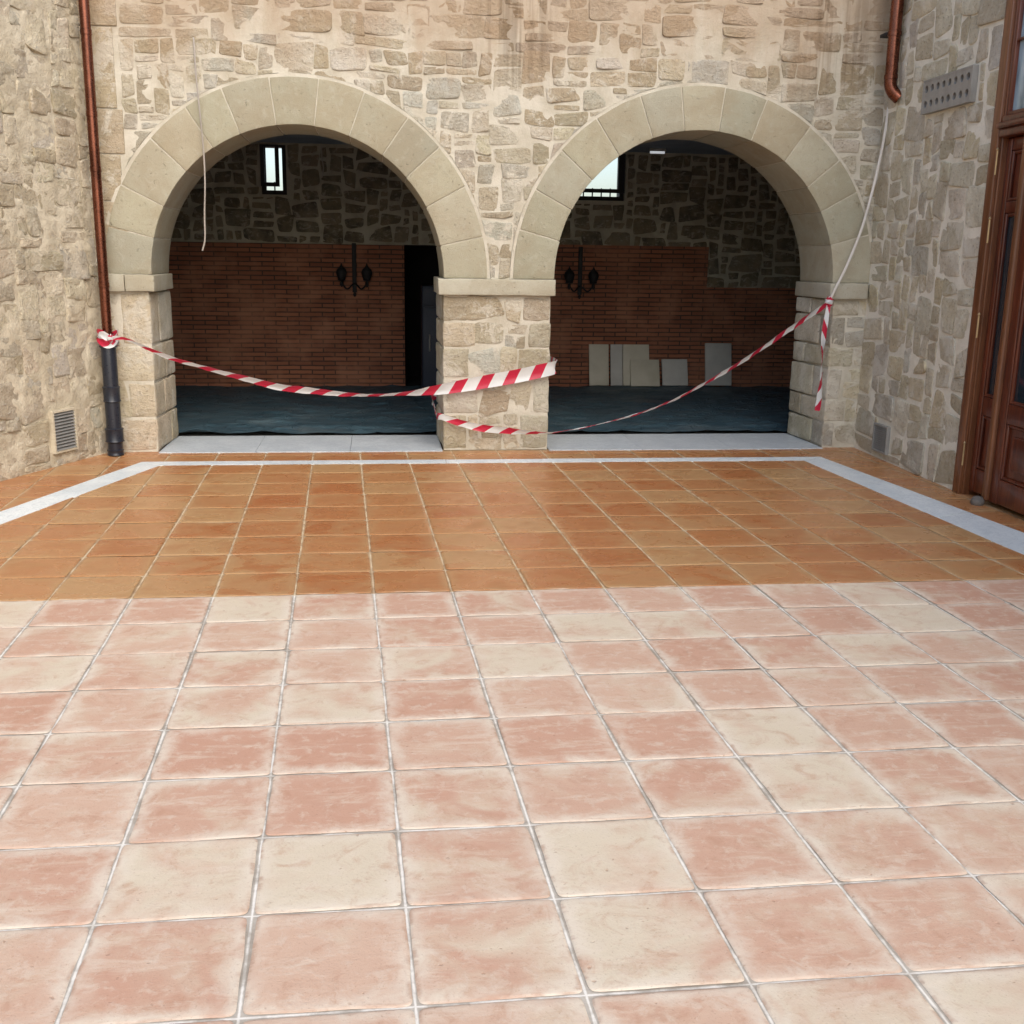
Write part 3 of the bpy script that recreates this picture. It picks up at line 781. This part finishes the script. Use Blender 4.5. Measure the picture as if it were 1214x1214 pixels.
# plastic sheet over the hall floor
def sheet(a, b):
    x, y = lerp(IX0 + .02, IX1 - .02, a), lerp(9.10, YBK - .12, b)
    q = Vector((x, y, 0))
    e = noise.noise(Vector((x * 2.2, 0, 4))) * .035 + noise.noise(Vector((x * 9, 0, 4))) * .012
    y += e * (1 - b)
    ridge = 1 - abs(noise.noise(Vector((x * 1.1, y * 3.2, 7)))) * 2.2
    z = .016 + .005 * noise.noise(q * 2.0) + .012 * max(0, ridge) ** 10 + .016 * max(0, 1 - abs(noise.noise(Vector((x * 2.3 + y, y * 2.1, 19)))) * 3) ** 5 + .004 * noise.noise(Vector((x * 5, y * 9, 2)))
    edge = math.exp(-b * 60)
    z += edge * (.012 + .02 * max(0, noise.noise(Vector((x * 3.1, 2, 2)))) ) - (.004 if b == 0 else 0)
    if x < -1.35: z += .05 * edge * max(0, 1 - abs(x + 1.53) / .18)
    return Vector((x, y, max(.004, z)))
mb = MB(); mb.grid(sheet, 240, 120)
tag(mb.build('plastic_sheet', M_SHEET, fixn=False, sharp=80), 'dark teal plastic sheet spread wrinkled over the hall floor behind the arches', 'plastic sheet')

# slabs leaning on the brick
def slab(x0, x1, zt, yoff, mat, label, lean=.10, grp='stone slabs leaning on the brick wall'):
    h = math.hypot(zt, lean); t = .025
    ang = math.atan2(lean, zt)
    mb = MB()
    def mp(p):
        return Vector((p.x, YBK - .036 - yoff - lean + p.z * math.sin(ang) + p.y * math.cos(ang) - t, .035 + p.z * math.cos(ang) - p.y * math.sin(ang)))
    mb.box(x0, x1, 0, t, 0, h, r=.004, n=2, mp=mp)
    return tag(mb.build('stone_slab', mat), label, 'slab', grp)
slab(2.413, 2.645, .47, 0, M_SLAB, 'narrow tan slab leaning on the brick wall, leftmost of the row under the wall lamp')
slab(2.668, 2.81, .47, .0, M_SLAB2, 'narrowest grey slab leaning on the brick between the leftmost slab and the wide slab')
slab(2.815, 3.13, .47, .0, M_SLAB, 'wide tall tan slab leaning on the brick behind a shorter slab')
slab(2.895, 3.24, .30, .07, M_SLAB, 'short tan slab leaning in front of the wide tall slab')
slab(3.29, 3.60, .30, .0, M_SLAB2, 'short grey slab leaning by itself between the row of slabs and the farthest right slab')
slab(3.81, 4.13, .49, .0, M_SLAB2, 'tall grey slab leaning alone at the far right of the brick wall')

# wall lamps
def wall_lamp(x, z, label):
    t = thing('wall_lamp', label, 'wall lamp', (x, YBK - .03, z), 0, 'iron wall lamps on the brick wall')
    b = MB(); b.box(-.024, .024, -.03, 0, 0, .54, r=.006, n=2); b.lathe((0, -.015, -.05), [(.003, 0), (.022, .02), (.012, .05)], 10)
    b.build('back_bar', M_BLACK, t, world=False)
    for s in (-1, 1):
        a = MB(); pts = [(0, -.03, .10)] + [(s * (.02 + .115 * k / 8), -.05 - .06 * math.sin(k / 8 * 1.5), .10 - .06 * math.sin(k / 8 * math.pi)) for k in range(1, 9)] + [(s * .14, -.11, .14)]
        a.tube(pts, .009, 8); a.build('arm', M_BLACK, t, world=False)
        l = MB(); l.lathe((s * .14, -.11, .13), [(.03, 0), (.045, .008), (.04, .02), (.052, .05), (.062, .09), (.05, .125), (.03, .14), (.012, .165), (.004, .19)], 14)
        l.lathe((s * .14, -.11, .06), [(.004, 0), (.022, .02), (.018, .06)], 10)
        l.build('lantern', M_BLACK, t, world=False)
    return t
wall_lamp(-.29, 1.07, 'black iron wall lamp with two lanterns seen through the left arch')
wall_lamp(2.285, 1.07, 'black iron wall lamp with two lanterns seen through the right arch above the slabs')

# blue cabinet in the doorway
t = thing('metal_cabinet', 'dark blue glossy metal cabinet standing in shadow beside the middle pier', 'cabinet', (.72, 12.05, .03))
b = MB(); b.box(-.28, .28, -.2, .2, .03, 1.14, r=.012, n=2); b.box(-.25, .25, -.17, .17, 0, .03); b.build('body', M_BLUE, t, world=False)
b = MB(); b.box(-.27, .27, -.222, -.202, .05, .91, r=.006, n=2); dd = b.build('door', M_BLUE, t, world=False)
b = MB(); b.tube([(-.2, -.225, .45), (-.2, -.255, .47), (-.2, -.255, .6), (-.2, -.225, .62)], .008, 8); b.build('handle', M_GALV, dd, world=False)
b = MB(); b.box(-.27, .27, -.222, -.202, .93, 1.12, r=.006, n=2); b.build('drawer', M_BLUE, t, world=False)

# strip lamp on the hall ceiling and loose cables hanging
t = thing('ceiling_lamp', 'small pale strip lamp on the blue grey ceiling at the top of the right arch', 'ceiling lamp', (3.02, 12.1, ZC - .05))
b = MB(); b.box(-.09, .09, -.03, .03, .02, .05, r=.004, n=2); b.build('housing', M_GALV, t, world=False)
b = MB(); b.tube([(-.08, 0, .008), (.08, 0, .008)], .013, 10)
nb = NB('lamp tube'); nb.out((.9, .92, .9), .3, None, Emission_Color=(.9, .95, 1.0, 1), Emission_Strength=.25); b.build('tube', nb.m, t, world=False)
b = MB(); b.tube([(-.62, 12.5, ZC), (-.615, 12.5, 2.5), (-.60, 12.5, 2.4), (-.62, 12.5, 2.3)], .006, 6)
tag(b.build('cable', M_CABLE2), 'thin grey cable hanging from the hall ceiling right of the small window', 'cable')

# ------------------------------------------------------------------ pipes
def circ_z(c, r, z0, z1, mb, seg=20): mb.tube([(c[0], c[1], z0), (c[0], c[1], z1)], r, seg)
pc = (-1.985, 8.265)
t = thing('drainpipe', 'tall copper drainpipe with black iron foot in the corner by the left arch', 'drainpipe', (pc[0], pc[1], 0))
b = MB(); circ_z(pc, .0355, .86, TOP, b, 24); cp = b.build('copper_pipe', M_COPPER, t)
for z in (1.25, 2.05, 2.42, 2.95):
    b = MB(); b.tube([(pc[0], pc[1], z + dz) for dz in (-.02, -.018, .018, .02)], [.036, .0385, .0385, .036], 24); b.build('joint_collar', M_COPPER, cp)
b = MB(); b.tube([(pc[0], pc[1], z) for z in (.02, .03, .88, .90)], [.052, .054, .054, .05], 24); ip = b.build('iron_foot', M_IRON, t)
for z0, z1, r in ((.80, .90, .064), (.40, .52, .063), (.10, .21, .067), (.0, .05, .06)):
    b = MB(); b.tube([(pc[0], pc[1], z) for z in (z0, z0 + .008, z0 + .02, z1 - .02, z1 - .008, z1)], [r - .008, r + .002, r - .003, r - .003, r + .002, r - .008], 24); b.build('socket_collar', M_IRON, ip)

qc = (3.785, 8.16)
t = thing('drainpipe', 'short copper drainpipe ending in an elbow high in the right corner', 'drainpipe', (qc[0], qc[1], 2.6))
pts = [(qc[0], qc[1], TOP), (qc[0], qc[1], 3.0), (qc[0], qc[1], 2.80)]
for k in range(1, 8):
    a = k / 7 * R_(50); pts.append((qc[0] + .10 * (1 - math.cos(a)), qc[1] - .10 * (1 - math.cos(a)) * .5, 2.80 - .10 * math.sin(a) * 1.2))
pts.append((pts[-1][0] + .03, pts[-1][1] - .015, pts[-1][2] - .03))
b = MB(); b.tube(pts, .046, 24, cap=False); b.tube(pts[::-1], .040, 24, cap=False); cp = b.build('copper_pipe', M_COPPER, t)
for z in (3.13, 2.83):
    b = MB(); b.tube([(qc[0], qc[1], z + dz) for dz in (-.018, -.016, .016, .018)], [.047, .0505, .0505, .047], 24); b.build('joint_collar', M_COPPER, cp)
b = MB(); b.box(qc[0] - .055, qc[0] + .055, qc[1] + .03, qc[1] + .13, 3.12, 3.145, r=.004, n=1); b.build('bracket', M_BLACK, t)
# ------------------------------------------------------------------ cables
def wire(name, pts, r, mat, label):
    # smooth through the points
    P_ = [Vector(p) for p in pts]; out = []
    for i in range(len(P_) - 1):
        a, b_, c, d = P_[max(i - 1, 0)], P_[i], P_[i + 1], P_[min(i + 2, len(P_) - 1)]
        for k in range(6):
            t_ = k / 6; out.append(.5 * ((2 * b_) + (c - a) * t_ + (2 * a - 5 * b_ + 4 * c - d) * t_ ** 2 + (-a + 3 * b_ - 3 * c + d) * t_ ** 3))
    out.append(P_[-1])
    mb = MB(); mb.tube(out, r, 8); return tag(mb.build(name, mat), label, 'cable')
def ray(x, y): return fw + rt * ((x - 607) / F_PX) - up * ((y - 607) / F_PX)
def at(x, y, Y):
    d = ray(x, y); return Vector((0, 0, CAM_H)) + d * (Y / d.y)
wire('cable', [at(229, 44, 8.41), at(230, 52, 8.37), at(232, 85, 8.345), at(236, 125, 8.34), at(241, 175, 8.335), at(243, 215, 8.335), at(242.5, 255, 8.335), at(243, 283, 8.335), at(240, 297, 8.335)], .0058, M_CABLE2, 'thin loose cable hanging down in front of the left arch')
KN = at(983, 358, 8.315)
wire('cable', [at(1054, 120, 8.34), at(1051, 145, 8.30), at(1046, 175, 8.29), at(1036, 220, 8.29), at(1022, 270, 8.29), at(1004, 315, 8.30), at(990, 343, 8.31), KN], .011, M_CABLE, 'white cable hanging from the right corner down to the knotted barrier tape')

# ------------------------------------------------------------------ barrier tape
def ribbon(mb, path, u0_=0.0, sub=7):
    """path: (point, width, twist angle): twist 0 = tape upright facing the camera"""
    P_ = [Vector(p[0]) for p in path]; Wd = [p[1] for p in path]; Tw = [p[2] for p in path]
    pts = []; w = []; tw = []
    for i in range(len(P_) - 1):
        a, b_, c, d = P_[max(i - 1, 0)], P_[i], P_[i + 1], P_[min(i + 2, len(P_) - 1)]
        for k in range(sub):
            t_ = k / sub
            pts.append(.5 * ((2 * b_) + (c - a) * t_ + (2 * a - 5 * b_ + 4 * c - d) * t_ ** 2 + (-a + 3 * b_ - 3 * c + d) * t_ ** 3)); w.append(lerp(Wd[i], Wd[i + 1], t_)); tw.append(lerp(Tw[i], Tw[i + 1], t_))
    pts.append(P_[-1]); w.append(Wd[-1]); tw.append(Tw[-1])
    if mb.uv is None: mb.uv = []
    prev = None; L_ = u0_
    for i, p in enumerate(pts):
        tg = (pts[min(i + 1, len(pts) - 1)] - pts[max(i - 1, 0)]).normalized()
        z = Vector((0, 0, 1)) if abs(tg.z) < .9 else Vector((1, 0, 0))
        side = (z - tg * z.dot(tg)).normalized(); nrm = tg.cross(side)
        s_ = side * math.cos(tw[i]) + nrm * math.sin(tw[i]); n_ = tg.cross(s_)
        if i: L_ += (p - pts[i - 1]).length
        row = []
        K = 6
        for k in range(K + 1):
            q = k / K - .5
            cup = (abs(q) * 2) ** 2 * .10 * w[i] + noise.noise(Vector((L_ * 9, q * 2, 3))) * .006 + noise.noise(Vector((L_ * 28, q * 5, 8))) * .004
            row.append(mb.av(p + s_ * (q * w[i]) + n_ * cup)); mb.uv.append((L_, k / K))
        if prev:
            for k in range(K): mb.af((prev[k], prev[k + 1], row[k + 1], row[k]))
        prev = row
    return L_
tp = thing('barrier_tape', 'red and white striped barrier tape strung from the drainpipe round the middle pier', 'barrier tape', (.9, 8.3, 0))
mb = MB()
YT = 8.345
path = [(at(132, 401, 8.19), .035, .3), (at(146, 401, 8.19), .022, .6), (at(165, 408, 8.21), .035, .9), (at(200, 423, 8.24), .05, .8), (at(245, 436, 8.26), .05, .9), (at(290, 448, 8.28), .06, .7), (at(330, 458, 8.29), .065, .55), (at(370, 463, 8.30), .06, .5),
        (at(410, 467, 8.31), .045, .7), (at(440, 468, 8.31), .04, 1.0), (at(475, 466.5, 8.32), .045, .9), (at(505, 463.5, 8.33), .075, .5), (at(530, 460, 8.335), .09, .2), (at(560, 455, 8.335), .10, .08), (at(600, 448, 8.335), .105, .05), (at(630, 442, 8.335), .105, .05),
        (Vector((1.318, YT, .652)), .105, .05), (Vector((1.352, 8.42, .665)), .10, .05), (Vector((1.36, 8.75, .66)), .09, .05), (Vector((1.34, 9.08, .63)), .08, .05), (Vector((1.1, 9.12, .56)), .07, .2), (Vector((.7, 9.12, .42)), .06, .2),
        (Vector((.44, 9.08, .34)), .06, .1), (Vector((.428, 8.75, .29)), .06, .1), (Vector((.43, 8.42, .27)), .055, .1), (at(524, 494, 8.34), .05, .15), (at(545, 501, 8.33), .055, .3), (at(570, 507, 8.33), .06, .25), (at(600, 510, 8.33), .06, .4), (at(628, 512, 8.33), .055, .9), (at(652, 512.5, 8.33), .05, 1.2),
        (at(685, 508, 8.33), .034, 1.25), (at(720, 500, 8.32), .03, 1.2), (at(760, 489, 8.31), .032, 1.05), (at(800, 473, 8.3), .036, .9), (at(830, 457, 8.3), .04, .8), (at(860, 440, 8.3), .045, .7), (at(895, 418, 8.3), .048, .8), (at(930, 394, 8.3), .05, .5), (at(955, 377, 8.305), .055, .7), (at(972, 366, 8.31), .05, .5), (KN, .03, .4)]
ribbon(mb, path)
mb.build('ribbon', M_TAPE, tp, fixn=False, sharp=80)
mb = MB()
ribbon(mb, [(KN + Vector((0, -.006, 0)), .03, .2), (at(980, 376, 8.30), .035, .5), (at(977, 400, 8.30), .05, 1.1), (at(975, 425, 8.30), .045, 1.9), (at(974, 450, 8.30), .05, 2.4), (at(972, 470, 8.30), .05, 2.9), (at(969, 487, 8.30), .045, 3.3)], .08)
mb.build('tail', M_TAPE, tp, fixn=False, sharp=80)
def knot(c, r, seed):
    mb = MB(); mb.uv = []
    n1, n2 = 14, 10
    ids = []
    for i in range(n1 + 1):
        row = []
        for j in range(n2):
            th, ph = math.pi * i / n1, 2 * math.pi * j / n2
            d = Vector((math.sin(th) * math.cos(ph), math.sin(th) * math.sin(ph), math.cos(th)))
            k = r * (1 + .45 * noise.noise(d * 2.2 + Vector((seed, 0, 0))))
            row.append(mb.av(Vector(c) + Vector((d.x, d.y, d.z * 1.25)) * k)); mb.uv.append((i * .03, j / n2))
        ids.append(row)
    for i in range(n1):
        for j in range(n2): mb.af((ids[i][j], ids[i][(j + 1) % n2], ids[i + 1][(j + 1) % n2], ids[i + 1][j]))
    return mb.build('knot', M_TAPE, tp)
knot(KN, .032, 3)
# turns of tape round the drainpipe
mb = MB(); pts = []
for k in range(0, 26):
    a = k / 25 * 2 * math.pi * 2 + .4
    pts.append((Vector((pc[0] + .0685 * math.sin(a), pc[1] - .0685 * math.cos(a), .845 + .035 * math.sin(k * .9) + .0015 * k)), .055, .12 * math.sin(k * 1.7)))
ribbon(mb, pts, .05, 3); mb.build('wrap', M_TAPE, tp, fixn=False, sharp=80)
knot(at(131, 401, 8.19), .022, 8)

# ------------------------------------------------------------------ vents
def louvre(loc, ang, w, h, label, mat_f, grp='small louvred vents low in the court walls'):
    t = thing('wall_vent', label, 'vent', loc, ang, grp)     # local: x along the wall, -y out of the wall
    b = MB(); f = .014
    b.box(-w / 2, -w / 2 + f, -.014, .03, 0, h); b.box(w / 2 - f, w / 2, -.014, .03, 0, h); b.box(-w / 2 + f, w / 2 - f, -.014, .03, 0, f); b.box(-w / 2 + f, w / 2 - f, -.014, .03, h - f, h)
    b.build('frame', mat_f, t, world=False, smooth=False)
    b = MB(); n = 12
    for k in range(n):
        z = f + (h - 2 * f) * (k + .5) / n
        b.quad((-w / 2 + f, -.011, z - .007), (w / 2 - f, -.011, z - .007), (w / 2 - f, .006, z + .007), (-w / 2 + f, .006, z + .007))
        b.quad((-w / 2 + f, -.011, z - .007), (w / 2 - f, -.011, z - .007), (w / 2 - f, -.009, z - .010), (-w / 2 + f, -.009, z - .010))
    b.build('slats', M_GALV, t, world=False, smooth=False)
    b = MB(); b.quad((-w / 2 + f, .009, f), (w / 2 - f, .009, f), (w / 2 - f, .009, h - f), (-w / 2 + f, .009, h - f)); b.build('backing', M_HOLE, t, world=False, smooth=False)
angL = math.atan2(-dLv.y, -dLv.x)
pL = PL((uv0 + uv1) / 2, .095, .018)
louvre(pL, angL, (uv1 - uv0), .30, 'small pale framed louvre vent low in the buff left wall', M_MORTAR_L)
angR = math.atan2(dRv.y, dRv.x)
louvre(PR(uR(7.87), .055, .014), angR, .25, .215, 'small dark louvre vent low in the grey right wall', M_GALV)
# perforated plate
t = thing('vent_plate', 'grey rectangular plate with two rows of round holes high on the right wall', 'vent plate', PR(uR(7.325), 2.52, .028), angR)
Wp, Hp = .66, .20
b = MB()
nx, ny, hr = 8, 2, .024
cw, chh = Wp / nx, Hp / ny
for i in range(nx):
    for j in range(ny):
        cx, cz = -Wp / 2 + cw * (i + .5), chh * (j + .5)
        sqp = []; ci = []; cb_ = []
        for k in range(16):
            a = 2 * math.pi * k / 16; c, s_ = math.cos(a), math.sin(a); mx = max(abs(c), abs(s_))
            sqp.append(b.av((cx + c / mx * cw / 2, -.012, cz + s_ / mx * chh / 2))); ci.append(b.av((cx + c * hr, -.012, cz + s_ * hr))); cb_.append(b.av((cx + c * hr, .024, cz + s_ * hr)))
        for k in range(16):
            k2 = (k + 1) % 16; b.af((sqp[k], sqp[k2], ci[k2], ci[k])); b.af((ci[k], ci[k2], cb_[k2], cb_[k]))
for (x0, x1, z0, z1) in ((-Wp / 2 - .012, -Wp / 2, -.012, Hp + .012), (Wp / 2, Wp / 2 + .012, -.012, Hp + .012), (-Wp / 2, Wp / 2, -.012, 0), (-Wp / 2, Wp / 2, Hp, Hp + .012)):
    b.box(x0, x1, -.014, .027, z0, z1)
b.build('plate', M_GALV, t, world=False, smooth=False, fixn=False)
b = MB(); b.quad((-Wp / 2, .025, 0), (Wp / 2, .025, 0), (Wp / 2, .025, Hp), (-Wp / 2, .025, Hp)); b.build('backing', M_HOLE, t, world=False, smooth=False)

# ------------------------------------------------------------------ wooden door in the right wall
DW = DY0 - DY1
dr = thing('wooden_door', 'tall varnished dark wooden double door with glazed top light in the grey right wall', 'door', PR(uR(DY0), 0, 0), angR)
# local: x runs from the far jamb towards the camera, +y into the wall, z up
b = MB(); b.box(0, .085, -.022, .30, .0, 3.29, r=.008, n=2, nn=(2, 3, 12)); b.box(.085, .105, .0, .30, 0, 3.29, r=.006, n=2); fr1 = b.build('jamb', M_WOODL, dr, world=False)
b = MB(); b.box(DW - .105, DW, -.022, .30, 0, 3.29, r=.008, n=2); b.build('jamb', M_WOODL, dr, world=False)
b = MB(); b.box(.105, DW - .105, -.018, .30, 3.16, 3.29, r=.008, n=2); b.build('head', M_WOODL, dr, world=False)
for z in (.2, 1.03, 1.62, 2.03):
    b = MB(); b.tube([(.112, -.028, z), (.112, -.028, z + .14)], .006, 8); b.lathe((.112, -.028, z + .14), [(.006, 0), (.011, .008), (.003, .02)], 8); b.build('hinge', M_BRASS, dr, world=False)
# transom
b = MB(); b.box(.105, DW - .105, -.03, .16, 2.25, 2.30, r=.01, n=2); b.box(.105, DW - .105, -.055, .16, 2.30, 2.335, r=.012, n=2); b.box(.105, DW - .105, -.02, .16, 2.335, 2.375, r=.01, n=2); b.build('transom', M_WOOD, dr, world=False)
def toplight(x0, x1):
    b = MB(); s_ = .026
    b.box(x0, x0 + s_, .0, .06, 2.375, 3.16, r=.006); b.box(x1 - s_, x1, .0, .06, 2.375, 3.16, r=.006); b.box(x0 + s_, x1 - s_, .0, .06, 2.375, 2.40, r=.006); b.box(x0 + s_, x1 - s_, .0, .06, 3.10, 3.16, r=.006); b.box(x0 + s_, x1 - s_, .005, .05, 2.80, 2.815, r=.004)
    f = b.build('top_light', M_WOOD, dr, world=False)
    b = MB(); b.box(x0 + s_, x1 - s_, .027, .032, 2.40, 3.10); b.build('pane', M_TGLASS, f, world=False, smooth=False)
toplight(.106, DW / 2); toplight(DW / 2 + .001, DW - .106)
def leaf(x0, x1, y, ajar=0.0, narrow=False):
    """stiles, rails, mouldings; lower panel, lock panel, glazed or sunk upper panel"""
    b = MB(); s_ = .05 if narrow else .085; T_ = .055
    def mp(p):
        if not ajar: return p
        d = p.x - x1; return Vector((x1 + d * math.cos(ajar) - (p.y - y) * math.sin(ajar), y + d * math.sin(ajar) + (p.y - y) * math.cos(ajar), p.z))
    rails = [(.035, .19), (.54, .66), (1.80, 1.87), (2.17, 2.245)]
    for xa, xb in ((x0, x0 + s_), (x1 - s_, x1)): b.box(xa, xb, y, y + T_, .03, 2.245, r=.006, mp=mp, nn=(2, 1, 8))
    for za, zb in rails: b.box(x0 + s_, x1 - s_, y + .001, y + T_ - .001, za, zb, r=.006, mp=mp)
    f = b.build('door_leaf', M_WOOD, dr, world=False)
    for k, ((a0, a1), (c0, c1)) in enumerate(zip(rails, rails[1:])):
        za, zb = a1, c0; xa, xb = x0 + s_, x1 - s_
        b = MB()
        for (p, q, r_, t_) in ((xa, xa + .022, za, zb), (xb - .022, xb, za, zb), (xa + .022, xb - .022, za, za + .022), (xa + .022, xb - .022, zb - .022, zb)):
            b.box(p, q, y + .006, y + .03, r_, t_, r=.009, mp=mp)
        b.build('moulding', M_WOODL if False else M_WOOD, f, world=False)
        b = MB()
        if k == 1: b.box(xa + .02, xb - .02, y + .026, y + .034, za + .02, zb - .02, mp=mp); b.build('pane', M_DGLASS, f, world=False, smooth=False)
        else:
            b.box(xa + .02, xb - .02, y + .026, y + .036, za + .02, zb - .02, mp=mp)
            if not narrow: b.box(xa + .07, xb - .07, y + .014, y + .03, za + .07, zb - .07, r=.012, n=2, mp=mp)
            b.build('panel', M_WOOD, f, world=False)
    return f
leaf(.107, .40, .035, narrow=True)
lf = leaf(.44, DW - .108, -.004)
b = MB(); b.box(.385, .438, -.03, .10, .03, 2.245, r=.014, n=2, nn=(2, 2, 10)); b.build('cover_strip', M_WOODL, dr, world=False)
b = MB(); b.box(.137, DW - .106, .14, .5, 0, 3.2); b.build('dark_lining', M_HOLE, dr, world=False, smooth=False)
t = MB(); c = PR(uR(6.30), 0, .055)
t.lathe((c.x, c.y, 0), [(.038, 0), (.042, .008), (.043, .022), (.037, .04), (.024, .052), (.008, .057)], 16)
tag(t.build('door_stop', M_STONEBALL), 'small round grey stone stop on the tiles at the foot of the wooden door', 'door stop')
